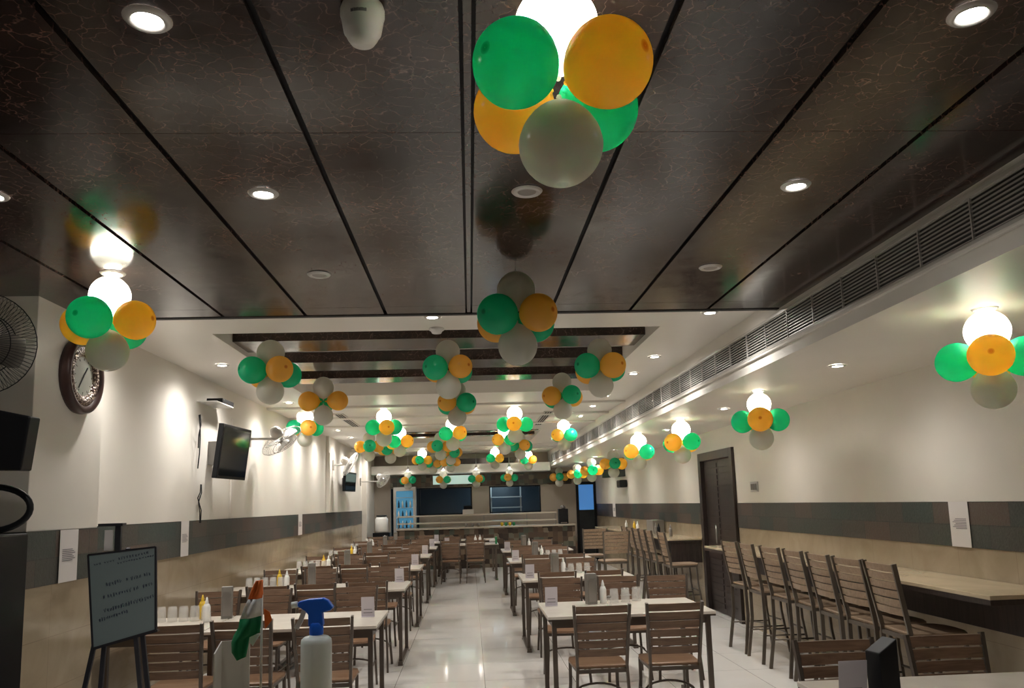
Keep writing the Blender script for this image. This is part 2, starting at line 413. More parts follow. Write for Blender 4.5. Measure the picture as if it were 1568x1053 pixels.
# ------------------------------------------------------------------ downlights
def lamp_mesh(lit):
    r = MB().lathe([(.032, -.004), (.044, -.010), (.055, -.006), (.060, 0)], 28)
    return r
def add_spot(parent, z, energy, size=150):
    l = bpy.data.lights.new('lamp', 'SPOT'); l.energy = energy; l.color = LAMP_COL
    l.spot_size = math.radians(size); l.spot_blend = 1.0; l.shadow_soft_size = .04
    o = bpy.data.objects.new('lamp_light', l); COL.objects.link(o); o.parent = parent; o.location = (0, 0, z)
    return o
def downlight(x, y, z, label, energy, lit=True, group=None, s=1.0):
    t = thing('ceiling_light', label, 'light', (x, y, z), 0, group)
    MB().lathe([(.036*s, -.003), (.046*s, -.011), (.058*s, -.007), (.064*s, -.0005)], 28).build('trim_ring', M_lgrey, t)
    MB().lathe([(.0005, -.005), (.038*s, -.005)], 28).build('lens', M_lens if lit else M_lensd, t)
    if lit: add_spot(t, -.02, energy)
    return t
G = 'round downlights in the dark ceiling'
for (x, y, d) in ((-.80, 1.94, 'nearer lit downlight of the left pair in the dark ceiling'), (-.80, 3.10, 'farther lit downlight of the left pair in the dark ceiling'),
                  (1.366, 1.90, 'lit downlight nearest the top right corner in the dark ceiling'), (1.366, 3.06, 'lit downlight in the right of the dark ceiling, near the air grille'),
                  (-1.85, 3.10, 'lit downlight at the left edge of the dark ceiling')):
    downlight(x, y, ZD-.001, 'round '+d, LAMP_DARK, True, G, .95)
downlight(.24, 1.79, ZD-.001, 'round downlight hidden behind the lit white balloon at top centre', LAMP_DARK*6, True, G)
downlight(-1.85, 4.17, ZD-.001, 'round downlight above the lit balloon cluster by the wall clock', LAMP_DARK*14, True, G)
for (x, y, d) in ((-.79, 4.24, 'left'), (1.355, 4.2, 'right'), (.26, 3.1, 'middle, behind the large balloons')):
    downlight(x, y, ZD-.001, 'unlit round ceiling fitting in the dark ceiling, %s one' % d, 0, False, 'unlit fittings in the dark ceiling')
row = [5.6, 7.36, 8.35, 10.1, 11.2, 12.5, 13.9, 15.4, 16.9, 18.4, 19.8]
for i, y in enumerate(row):
    downlight(-2.25, y, ZW-.001, 'lit downlight in the white ceiling beside the left wall, %s from the front' % ORD[i], LAMP_WHITE*1.3, True, 'downlights along the left wall')
for i, y in enumerate(row):
    downlight(1.78, y, ZW-.001, 'lit downlight in the white ceiling beside the air grille, %s from the front' % ORD[i], LAMP_WHITE, True, 'downlights along the air grille')
downlight(-.24, 5.6, ZW-.001, 'lit downlight in the white strip between dark ceiling and recess', LAMP_WHITE, True)
for i, y in enumerate((5.56, 8.17, 10.6, 12.4, 14.6, 16.8, 19.0)):
    downlight(2.68, y, ZS-.001, 'lit downlight in the lowered right ceiling, %s one without balloons from the front' % ORD[i], LAMP_SOFFIT, True, 'downlights in the lowered ceiling')

# ------------------------------------------------------------------ balloon clusters
def balloon_mesh(m, name):
    prof = []; r = .105
    for i in range(25):
        a = PI*i/24
        z = -math.cos(a)*r; rr = math.sin(a)*r
        if z < 0: z *= 1.0+.10*(1-math.sin(a)); rr *= 1-.05*(-z/r)
        prof.append((max(rr, .0008), z))
    prof = [(.005, -.132), (.0075, -.126), (.004, -.121)]+[p for p in prof if p[1] > -.1135 or p[0] > .01]
    o = MB().lathe(prof, 32).build(name, m); COL.objects.unlink(o); return o.data
BM = {'w': balloon_mesh(M_bW, 'balloon'), 'g': balloon_mesh(M_bG, 'balloon'), 'o': balloon_mesh(M_bO, 'balloon')}
BN = {'w': 'white balloon', 'g': 'green balloon', 'o': 'orange balloon'}
def cluster(x, y, zc, label, first, drop=.035, ring='ogog', top='w', bottom='w', s=1.0, lit=0, off=(0, 0)):
    """zc: the ceiling it is stuck to; first: direction in degrees of the first ring balloon"""
    r = .105*s; dz = .1485*s
    zt = zc-drop-r; zm = zt-dz
    t = thing('balloon_cluster', label, 'balloons', (x, y, zm), 0, 'balloon clusters on the ceiling')
    def one(k, d):
        o = bpy.data.objects.new('balloon', BM[k]); COL.objects.link(o); o.parent = t; o['label'] = BN[k]
        d = V(d); dist = 1.0 if abs(d.z) < .5 else 1.0
        o.location = d*dz; q = V((0, 0, 1)).rotation_difference(d)
        j = random.uniform(.95, 1.03)
        o.rotation_mode = 'QUATERNION'; o.rotation_quaternion = q
        o.scale = (s*j, s*j, s*j*random.uniform(.98, 1.03))
    for i, k in enumerate(ring):
        if k == '-': continue
        a = math.radians(first+90*i); one(k, (math.cos(a), math.sin(a), random.uniform(-.06, .06)))
    if top != '-': one(top, (0, 0, 1))
    if bottom != '-': one(bottom, (0, 0, -1))
    MB().tube([(0, 0, dz+r*.99), (0, 0, zc-zm-.002)], .0015, 5).build('string', M_black, t)
    if lit:
        downlight(x, y, zc-.001, 'lit downlight directly above %s' % label.replace('cluster', 'balloons', 1)[:70], lit, True)
    return t
cluster(.235, 1.79, ZD, 'largest balloon cluster at top centre under the dark ceiling', -47, drop=.016)
cluster(-1.86, 4.17, ZD, 'balloon cluster with glowing white top in front of the wall clock', 168, drop=.016)
cluster(.27, 4.12, ZD, 'dim balloon cluster in the centre at the end of the dark ceiling', -45)
cluster(-1.53, 6.22, 3.069, 'unlit balloon cluster at the left front of the ceiling recess', -50, drop=.17)
cluster(-1.50, 8.32, 3.069, 'balloon cluster with two oranges side by side at the left rear of the recess', 190, ring='o-og', drop=.13)
cluster(-.155, 6.5, 2.966, 'balloon cluster under the front plank beam in the middle of the recess', -45, drop=.03, s=.97)
cluster(-.12, 8.72, 2.966, 'balloon cluster just behind the middle one in the recess', 225, drop=.03)
cluster(1.117, 6.55, 2.966, 'balloon cluster at the right front of the ceiling recess', -55, drop=.03)
cluster(1.0, 8.3, 3.069, 'balloon cluster at the right rear of the ceiling recess', -147, drop=.13)
L = LAMP_WHITE
for a in ((-2.17, 10.7, -62, 'glowing balloon cluster beside the nearest wall fan on the left'),
          (-1.147, 10.9, -70, 'glowing balloon cluster behind the recess, left of centre'),
          (-.235, 12.1, -45, 'glowing balloon cluster in the centre behind the recess'),
          (.641, 10.88, -98, 'glowing balloon cluster with orange front behind the recess, right of centre'),
          (1.55, 12.87, -140, 'glowing balloon cluster next to the air grille'),
          (-1.153, 13.43, -30, 'glowing balloon cluster one row behind, left of centre'),
          (.61, 13.5, -140, 'glowing balloon cluster one row behind, right of centre'),
          (-1.1, 18.9, -20, 'small glowing balloon cluster far back, left of centre'),
          (.62, 19.0, -45, 'small glowing balloon cluster far back, right of centre'),
          (1.5, 20.2, -45, 'small glowing balloon cluster far back near the air grille end')):
    cluster(a[0], a[1], ZW, a[3], a[2], lit=L*5, drop=.016)
for a in ((-1.72, 13.9, -170, 'unlit balloon cluster far back on the left, oranges and greens'), (-.50, 14.2, 160, 'unlit balloon cluster far back, brownish orange at its left'),
          (.95, 14.7, -60, 'unlit balloon cluster far back with green at its right'), (-.36, 16.1, -150, 'small unlit balloon cluster in the far centre'),
          (-.45, 19.5, 0, 'small unlit balloon cluster at the far end of the white ceiling'), (-1.45, 14.9, -20, 'unlit balloon cluster deep in the left rear, hanging low'),
          (-.9, 20.2, -45, 'small balloon cluster at the far end, mostly orange')):
    rc = R2[0] < a[0] < R2[1] and R2[2] < a[1] < R2[3]
    cluster(a[0], a[1], 3.069 if rc else ZW, a[3], a[2], drop=.19 if rc else .05)
for a in ((-1.57, 20.6, -120, 'leftmost balloon cluster in front of the kitchen hatch'), (-.665, 20.6, -135, 'balloon cluster above the left kitchen window'),
          (.18, 20.6, -60, 'yellow-lit balloon cluster above the panel between kitchen windows'), (1.03, 20.6, -110, 'balloon cluster above the right kitchen window')):
    cluster(a[0], a[1], 2.50, a[3], a[2], drop=.03, s=.93)
    t = thing('ceiling_light', 'small pendant lamp above the '+a[3][:50], 'light', (a[0], a[1], 2.52))
    MB().lathe([(.03, -.02), (.04, 0), (.03, .05), (.006, .06), (.004, ZW-2.52-.001)], 12).build('lamp_body', M_lgrey, t)
    MB().lathe([(.0005, -.019), (.029, -.019)], 12).build('lens', M_lens, t); add_spot(t, -.03, 6)
# lowered ceiling on the right
for a in ((2.66, 3.86, -123, 'large glowing balloon cluster at the right edge of the photo'), (2.56, 6.84, -110, 'glowing balloon cluster left of the largest right-hand one'),
          (2.5, 9.24, -145, 'glowing balloon cluster in front of the dark double door'), (2.35, 10.92, -147, 'glowing balloon cluster to the left of the double door')):
    cluster(a[0], a[1], ZS, a[3], a[2], lit=LAMP_SOFFIT*8, drop=.016)
for a in ((2.6, 14.3, 0, 'first unlit balloon cluster under the lowered ceiling, before the wall television'), (2.6, 16.9, 0, 'second unlit balloon cluster under the lowered ceiling'),
          (2.6, 19.2, 0, 'third unlit balloon cluster under the lowered ceiling'), (2.35, 20.9, 0, 'farthest unlit balloon cluster under the lowered ceiling')):
    cluster(a[0], a[1], ZS, a[3], a[2], drop=.02)

# ------------------------------------------------------------------ ceiling fittings
t = thing('ceiling_sensor', 'white cylindrical detector hanging from the dark ceiling at the top', 'detector', (-.245, 1.885, ZD-.001))
MB().lathe([(.0005, 0), (.052, 0), (.056, -.012), (.056, -.028), (.054, -.032), (.047, -.072), (.0445, -.074), (.038, -.088), (.030, -.100), (.0005, -.101)], 32).build('housing', M_white, t)
b = MB()
for k, a in enumerate([-1.95, -1.82, -1.72, -1.6, -1.5, -1.42, -1.33]):
    r = .0525; wd = .0022 if k % 2 else .0038
    b.obox((r*math.cos(a), r*math.sin(a), -.04), (-math.sin(a)*wd, math.cos(a)*wd, 0), (math.cos(a)*.0006, math.sin(a)*.0006, 0), (0, 0, .0042))
b.build('printed_marks', M_ink, t)
t = thing('smoke_detector', 'small white dome detector at the front edge of the recess', 'detector', (-.225, 5.98, ZW-.001))
MB().lathe([(.055, 0), (.058, -.015), (.045, -.022), (.035, -.04), (.0005, -.045)], 24).build('dome', M_white, t)
for (x, y, ry, lb) in ((-1.85, 12.4, 0, 'dark slot air diffuser in the white ceiling, left side'), (1.2, 12.7, 0, 'dark slot air diffuser in the white ceiling, right side')):
    t = thing('slot_diffuser', lb, 'diffuser', (x, y, ZW-.001), 0, 'slot diffusers')
    MB().box(-.07, .07, -1.0, 1.0, -.012, 0).build('frame', M_lgrey, t)
    b = MB()
    for k in (-.035, .0, .035): b.box(k-.012, k+.012, -.96, .96, -.0135, -.0121)
    b.build('slot', M_slot, t)

# ------------------------------------------------------------------ chairs
def make_chair(name='dining_chair', zs=.45, zt=.87, wb=.185, dp=.43, wm=M_wood, sm=M_seat, fm=M_frame, stool=False):
    t = thing(name, 'x', 'chair')
    n = 6 if not stool else 6
    y_b = -.20
    def bp(z):      # centre line of the rear posts
        k = (z-zs)/(zt-zs); return y_b+.02-.075*k
    x_b = lambda z: wb-.012+.022*(z-zs)/(zt-zs)
    z0 = .51 if not stool else zs+.10
    b = MB(); pit = (zt-.005-z0)/n
    for i in range(n):
        za, zb = z0+pit*i+.005, z0+pit*(i+1)-.004
        hh = []
        seg = 5
        for k in range(seg):
            u0, u1 = -1+2*k/seg, -1+2*(k+1)/seg
            w0 = x_b(za)-.012
            c0, c1 = -.012*(1-u0*u0), -.012*(1-u1*u1)
            vs = []
            for (u, c) in ((u0, c0), (u1, c1)):
                for (z) in (za, zb):
                    for d in (-.006, .006): vs.append((u*w0, bp(z)+c+d, z))
            b._add(vs, [(0, 1, 3, 2), (4, 6, 7, 5), (0, 4, 5, 1), (2, 3, 7, 6), (0, 2, 6, 4), (1, 5, 7, 3)])
    b.build('backrest', wm, t)
    # seat with rounded front
    pts = []
    for (x, y) in ((-wb, y_b+.03), (wb, y_b+.03), (wb+.012, .10), (wb-.005, .19), (.10, .225), (0, .232), (-.10, .225), (-wb+.005, .19), (-wb-.012, .10)): pts.append((x, y, zs-.022))
    MB().prism(pts, 'z', (0, 0, .022)).build('seat', sm, t, bevel=.007)
    sp = .02 if stool else .005
    b = MB().bar((-wb+.02, y_b+.03, zs-.036), (-wb+.02, .175, zs-.036), .02, .025).bar((wb-.02, y_b+.03, zs-.036), (wb-.02, .175, zs-.036), .02, .025)
    b.bar((-wb+.02, .175, zs-.036), (wb-.02, .175, zs-.036), .02, .025, (0, 1, 0)).bar((-wb+.02, y_b+.02, zs-.036), (wb-.02, y_b+.02, zs-.036), .02, .025, (0, 1, 0))
    b.build('seat_frame', fm, t)
    for sx in (-1, 1):
        b = MB()
        P = [(sx*(wb+sp), y_b-.01-sp, 0), (sx*(wb-.003), y_b+.022, zs*.55), (sx*x_b(zs), bp(zs), zs), (sx*x_b(zt), bp(zt)-.004, zt)]
        for a, c in zip(P[:-1], P[1:]): b.bar(a, c, .018, .030)
        b.build('leg', fm, t)
        b = MB(); P = [(sx*(wb+sp), .215+sp, 0), (sx*(wb-.012), .185, zs*.6), (sx*(wb-.012), .175, zs-.023)]
        for a, c in zip(P[:-1], P[1:]): b.bar(a, c, .022, .022)
        b.build('leg', fm, t)
    zst = .22 if not stool else .26
    for sx in (-1, 1):
        MB().tube([(sx*(wb-.004), y_b+.01, zst), (sx*(wb-.004), .195, zst)], .008, 6).build('stretcher', fm, t)
    MB().tube([(wb*math.sin(u*PI/2)*.97, .0+.07*math.cos(u*PI/2), zst+.06*math.cos(u*PI/2)*(0 if stool else 1)) for u in [k/5 for k in range(-5, 6)]], .008, 6).build('stretcher', fm, t)
    if stool: MB().tube([(-wb, .20, zst+.05), (wb, .20, zst+.05)], .009, 6).build('footrest', fm, t)
    return t
chair0 = make_chair(); SC = snapshot(chair0)
stool0 = make_chair('bar_stool', zs=.68, zt=1.12, wb=.195, wm=M_stoolw, sm=M_stoolw, fm=M_stoolf, stool=True); SS = snapshot(stool0)
used = {'c': False, 's': False}
def place(kind, x, y, rz, label, group, z=0):
    """y is where the top of the back stands; rz 0 = back towards the camera"""
    src, sn = (chair0, SC) if kind == 'c' else (stool0, SS)
    if used[kind]: o = copy_tree(sn)
    else: o = src; used[kind] = True
    off = .235
    o.location = (x-math.sin(rz)*off, y+math.cos(rz)*off, z); o.rotation_euler = (0, 0, rz)
    o['label'] = label; o['category'] = 'chair' if kind == 'c' else 'stool'; o['group'] = group
    return o

# ------------------------------------------------------------------ tables
def table(x0, x1, y0, y1, label, group, legs=True, name='dining_table'):
    cx, cy = (x0+x1)/2, (y0+y1)/2; w, d = (x1-x0)/2, (y1-y0)/2
    t = thing(name, label, 'table', (cx, cy, 0), 0, group)
    b = MB().box(-w, w, -d, d, .727, .75)
    b.build('tabletop', M_top, t, bevel=.004)
    MB().box(-w+.003, w-.003, -d+.003, d-.003, .715, .7265).build('edge_band', M_edge, t)
    MB().box(-w+.04, w-.04, -d+.05, -d+.07, .66, .7145).box(-w+.04, w-.04, d-.07, d-.05, .66, .7145).box(-w+.04, -w+.06, -d+.07, d-.07, .66, .7145).box(w-.06, w-.04, -d+.07, d-.07, .66, .7145).build('apron', M_frame, t)
    for sx in (-1, 1):
        for sy in (-1, 1):
            X = sx*(w-.05); Yy = sy*(d-.06)
            MB().box(X-.017, X+.017, Yy-.017, Yy+.017, .04, .7145).build('leg', M_frame, t)
        X = sx*(w-.05)
        MB().box(X-.022, X+.022, -d-.02, d+.02, .008, .04).box(X-.026, X+.026, -d-.02, -d+.03, 0, .012).box(X-.026, X+.026, d-.03, d+.02, 0, .012).build('foot_bar', M_frame, t, bevel=.004)
    return t

# table-top objects
def menu_card(x, y, z, label, rz=0, s=1.0):
    t = thing('menu_card', label, 'menu card', (x, y, z), rz, 'menu cards on tables')
    t = MB().obox((0, .012, .075*s), (.05*s, 0, 0), (0, .0015, 0), (0, -.012, .075*s)).box(-.05*s, .05*s, -.0, .045, 0, .003).build('card', M_card, t)
    b = MB()
    for k in range(5): b.obox((0, .0095+.012-.012*(.35+.28*k), .03*s+k*.025*s), (.035*s-.004*(k % 2), 0, 0), (0, .0006, 0), (0, -.0005, .003*s))
    b.build('printed_lines', M_ink, t)
def holder(x, y, z, label, rz=.2):
    t = thing('menu_holder', label, 'holder', (x, y, z), rz, 'grey metal holders on tables')
    o = MB().box(-.042, .042, -.035, .035, 0, .235)
    o.prism([(-.042, -.035, .235), (.042, -.035, .235), (.042, .035, .235), (-.042, .035, .235)], 'z', (0, 0, .008))
    o.build('body', M_grey, t, bevel=.006)
    MB().box(-.030, .030, -.0365, -.0355, .02, .2).build('front_plate', M_steel, t)
def tumbler(x, y, z, label, g='upturned glasses'):
    o = MB().lathe([(.037, 0), (.039, .001), (.037, .06), (.033, .108), (.029, .114), (.0005, .115)], 16, (0, 0, 0)).lathe([(.0355, 0), (.0345, .06), (.029, .102), (.0005, .103)], 16).build('drinking_glass', M_glass)
    o.location = (x, y, z); tag(o, label, 'glass', g)
def sauce(x, y, z, label, m=None, tilt=.15):
    t = thing('sauce_bottle', label, 'bottle', (x, y, z), 0, 'squeeze bottles')
    MB().lathe([(.0005, 0), (.026, 0), (.028, .01), (.028, .11), (.018, .135), (.0005, .136)], 16).build('bottle_body', m or M_white, t)
    MB().lathe([(.014, .136), (.013, .15), (.004, .185), (.0005, .186)], 12).build('nozzle', m or M_white, t)
def shaker(x, y, z, label):
    t = thing('salt_shaker', label, 'shaker', (x, y, z), 0, 'shakers')
    MB().lathe([(.0005, 0), (.02, 0), (.02, .05), (.015, .06)], 14).build('shaker_body', M_glass, t)
    MB().lathe([(.016, .06), (.016, .072), (.008, .08), (.0005, .081)], 14).build('cap', M_steel, t)

ZT = .7505
# right block
for i, y in enumerate((5.97, 8.78, 11.6, 14.2)):
    nth = ORD[i]
    table(.55, 1.80, y, y+.86, 'cream-topped dining table, %s in the right-hand row from the front' % nth, 'tables of the right-hand row')
    for (xx, side) in ((.90, 'left'), (1.385, 'right')):
        place('c', xx+random.uniform(-.015, .015), y-.34, random.uniform(-.03, .03), 'slat-back chair at the near side of the %s right-row table, %s one' % (nth, side), 'chairs of the right-hand row')
    for (xx, side) in ((.86, 'left'), (1.40, 'right')):
        place('c', xx+random.uniform(-.015, .015), y+1.72-(0 if i == 0 else .15), PI+random.uniform(-.04, .04), 'slat-back chair at the far side of the %s right-row table, %s one' % (nth, side), 'chairs of the right-hand row')
    menu_card(.65 if i else .64, y+.25+.35*(i == 0), ZT, 'printed menu card standing on the %s right-row table' % nth)
    holder(.97, y+.62+.03, ZT, 'tall grey metal holder on the %s right-row table' % nth)
    sauce(1.07, y+.66, ZT, 'white squeeze bottle beside the holder on the %s right-row table' % nth)
    for k in range(3 if i < 3 else 1): tumbler(1.16+.1*k, y+.66+.04*k, ZT, 'clear upturned glass on the %s right-row table, %s from the holder' % (nth, ORD[k]))
    if i < 3: shaker(1.09, y+.50, ZT, 'small shaker in front of the squeeze bottle on the %s right-row table' % nth)
# left block
for i, y in enumerate((5.87, 8.35, 10.9, 13.45, 16.0, 18.3)):
    nth = ORD[i]
    table(-1.90, -.68, y, y+.84, 'cream-topped dining table by the aisle, %s in the left-hand rows from the front' % nth, 'aisle tables of the left-hand rows')
    table(-2.62, -1.91, y, y+.84, 'cream-topped dining table against the left wall, %s from the front' % nth, 'wall tables of the left-hand rows')
    for (xx, side) in ((-1.96, 'left'), (-1.5, 'middle'), (-1.0, 'right')):
        place('c', xx+random.uniform(-.02, .02), y-(.35 if xx > -1.9 else .43), random.uniform(-.03, .03), 'slat-back chair at the near side of the %s left row, %s one' % (nth, side), 'chairs of the left-hand rows')
    for (xx, side) in ((-2.3, 'left'), (-1.82, 'middle'), (-1.08, 'right')):
        place('c', xx+random.uniform(-.02, .02), y+1.68-(.1 if i else 0), PI+random.uniform(-.05, .05), 'slat-back chair at the far side of the %s left row, %s one' % (nth, side), 'chairs of the left-hand rows')
    menu_card(-.80, y+.46+.35*(i > 0)*.8, ZT, 'printed menu card at the aisle end of the %s left-row table' % nth)
    holder(-1.93+.18*(i > 0), y+(1.12 if False else .70)-(.4 if i else 0)*0, ZT, 'tall grey metal holder on the %s left-row table' % nth)
    n = 5 if i < 3 else 2
    for k in range(n): tumbler(-2.40+.085*k, y+.60, ZT, 'clear upturned glass in the row by the left wall, %s table, %s from the wall' % (nth, ORD[k]))
    sauce(-2.03+.05*(i > 0), y+.52, ZT, 'white squeeze bottle near the holder on the %s left-row table' % nth)
    if i < 4:
        sauce(-2.12+.02*i, y+.70, ZT, 'yellow squeeze bottle behind the white one on the %s left-row table' % nth, M_yel)
# centre tables
table(-.62, .58, 16.99, 17.7, 'cream-topped dining table in the centre, the nearer of two', 'centre tables')
table(-.62, .58, 19.24, 19.95, 'cream-topped dining table in the centre, the farther of two', 'centre tables')
for y, a in ((16.5, 'nearer'), (18.75, 'farther')):
    for x, s_ in ((-.42, 'left'), (.09, 'right')):
        place('c', x, y, 0, 'slat-back chair in front of the %s centre table, %s one' % (a, s_), 'chairs of the centre tables')
        if a == 'nearer': place('c', x, y+1.68, PI, 'slat-back chair behind the %s centre table, %s one' % (a, s_), 'chairs of the centre tables')
t = thing('food_box', 'open green and white box on the nearer centre table', 'box', (.46, 17.0, ZT))
MB().box(-.07, .05, -.08, .08, 0, .012).box(-.07, .05, -.08, .08, .05, .09).build('box_body', M_paper, t)
MB().box(.051, .09, -.09, .09, 0, .14).build('green_side', M_grb, t)
menu_card(-.5, 17.1, ZT, 'printed menu card on the nearer centre table')
sauce(.1, 17.3, ZT, 'white squeeze bottle on the nearer centre table, left'); sauce(.2, 17.35, ZT, 'white squeeze bottle on the nearer centre table, right')
place('c', 1.84, 7.62, PI-.05, 'slat-back chair pulled out at the right behind the first right-row table', 'chairs of the right-hand row')
# near table at the bottom right
table(1.45, 2.68, 2.85, 3.66, 'nearest dining table, cut off at the bottom right corner', 'tables of the right-hand row')
place('c', 2.36, 3.99, PI, 'slat-back chair with its back just above the nearest table, right of the holder', 'chairs at the nearest table')
place('c', 1.78, 3.97, PI, 'slat-back chair behind the menu card of the nearest table', 'chairs at the nearest table')
t = thing('menu_holder', 'dark steel holder with slanted top on the nearest table at bottom right', 'holder', (1.62, 3.2, ZT), .25, 'grey metal holders on tables')
MB().prism([(-.05, -.04, 0), (-.05, .04, 0), (-.05, .04, .225), (-.05, -.04, .225)], 'x', (0, 0, 0)) 
b = MB(); b._add([(-.045, -.04, 0), (.045, -.04, 0), (.045, .04, 0), (-.045, .04, 0), (-.045, -.04, .205), (.045, -.04, .255), (.045, .04, .255), (-.045, .04, .205)],
                 [(3, 2, 1, 0), (4, 5, 6, 7), (0, 1, 5, 4), (1, 2, 6, 5), (2, 3, 7, 6), (3, 0, 4, 7)])
b.build('body', M_blackp, t, bevel=.004)
menu_card(1.50, 3.2, ZT, 'grey-violet menu card left of the dark holder on the nearest table', 0, 1.15)

# ------------------------------------------------------------------ bar counters and stools on the right
def bar_counter2(y0, y1, label, end=True):
    x0 = 2.88
    t = thing('bar_counter', label, 'counter', ((x0+XR)/2, (y0+y1)/2, 0), 0, 'bar counters along the right wall')
    w = (XR-.012-x0)/2; d = (y1-y0)/2
    MB().box(-w, w, -d, d, .965, .99).build('countertop', M_bar, t, bevel=.004)
    MB().box(-w+.003, w-.003, -d+.003, d-.003, .935, .9645).build('edge_band', M_darkw, t)
    if end: MB().box(-w+.05, w-.004, -d+.02, -d+.045, .64, .9345).build('end_panel', M_darkw, t)
    MB().box(w-.12, w-.03, -d+.05, d-.02, .70, .9345).build('apron_panel', M_darkw, t)
    for k in range(5): MB().box(w-.029, w-.002, -d+.3+k*(2*d-.65)/4, -d+.34+k*(2*d-.65)/4, .72, .9345).build('bracket', M_frame, t)
    return t
bar_counter2(4.42, 9.9, 'long cream bar counter along the right wall, nearer one', False)
bar_counter2(11.75, 18.6, 'long cream bar counter beyond the double door, farther one')
for i, y in enumerate((5.30, 5.76, 6.26, 6.75, 7.28, 7.90, 8.42)):
    place('s', 2.74, y, -PI/2+random.uniform(-.06, .06), 'tall wooden bar stool at the nearer bar counter, %s from the front' % ORD[i], 'stools at the nearer counter')
for i, y in enumerate((11.28, 12.08, 12.56, 13.04, 13.52, 14.0)):
    place('s', 2.70, y, -PI/2+random.uniform(-.02, .02), 'tall wooden bar stool at the farther bar counter, %s from the front' % ORD[i], 'stools at the farther counter')
for i, (x, y) in enumerate(((2.19, 12.1), (2.08, 13.5))):
    place('s', x, y, .1, 'tall slat-back stool standing alone behind the right-hand tables, %s one' % ('nearer', 'farther')[i], 'stools standing apart')

for i, (y, m_) in enumerate(((12.6, M_grey), (13.4, M_blackp), (13.6, M_grey), (15.1, M_white), (15.4, M_yel), (16.2, M_white))):
    sauce(3.15, y, .9905, 'bottle on the farther bar counter, %s from the front' % ORD[i], m_)
t = thing('carton', 'grey carton standing on the farther bar counter by the wall', 'box', (3.28, 14.2, .9905))
MB().box(-.1, .1, -.25, .25, 0, .22).build('carton_body', M_grey, t, bevel=.004)
MB().box(-.02, .02, -.251, .251, .2205, .2225).build('tape', M_beige, t)
# ------------------------------------------------------------------ notices in the slate band
def notice(x, y, z, w, h, label, side):
    t = thing('paper_notice', label, 'notice', (x, y, z), 0, 'printed notices on the slate band')
    MB().box(-.001, .001, -w/2, w/2, -h/2, h/2).build('sheet', M_paper, t)
    b = MB()
    for k in range(7):
        b.box(side*.0012, side*.002, -w*.36, w*(.2+.15*(k % 3)/2), h*(.12-.035*k)-.0025, h*(.12-.035*k)+.0025) if side > 0 else b.box(-.002, -.0012, -w*.36, w*(.2+.15*(k % 3)/2), h*(.12-.035*k)-.0025, h*(.12-.035*k)+.0025)
    b.build('printed_lines', M_ink, t)
notice(-2.438, 5.06, 1.345, .22, .31, 'white paper notice on the column below the wall clock', 1)
notice(-2.638, 7.63, 1.345, .2, .32, 'white paper notice on the left wall above the front tables', 1)
notice(-2.638, 12.7, 1.35, .28, .32, 'white paper notice on the left wall farther back', 1)
notice(3.388, 5.43, 1.345, .22, .31, 'white paper notice on the right wall above the bar counter', -1)
notice(3.388, 18.8, 1.36, .35, .32, 'white paper notice on the right wall beyond the double door', -1)

# ------------------------------------------------------------------ wall clock
t = thing('wall_clock', 'round wall clock with dark brown carved frame on the column', 'clock', (-2.449, 5.09, 2.45))
RX = Matrix.Rotation(PI/2, 3, 'Y')
MB().lathe([(.0005, 0), (.235, 0), (.24, .02), (.235, .055), (.225, .065), (.20, .06), (.185, .045)], 48, m=None, mx=RX).build('clock_frame', M_brownclk, t)
MB().lathe([(.186, .047), (.178, .054), (.15, .052), (.122, .035)], 48, mx=RX).build('carved_ring', M_orn, t)
t = MB().lathe([(.0005, .0365), (.124, .0365)], 48, mx=RX).build('dial', M_dial, t)
MB().bar((.038, 0, 0), (.038, .05, .06), .004, .008).build('hour_hand', M_black, t)
MB().bar((.04, 0, 0), (.04, -.06, -.08), .003, .006).build('minute_hand', M_black, t)
b = MB()
for k in range(12):
    a = k*PI/6; b.bar((.037, .10*math.sin(a), .10*math.cos(a)), (.037, .115*math.sin(a), .115*math.cos(a)), .0015, .003)
b.build('hour_marks', M_black, t)

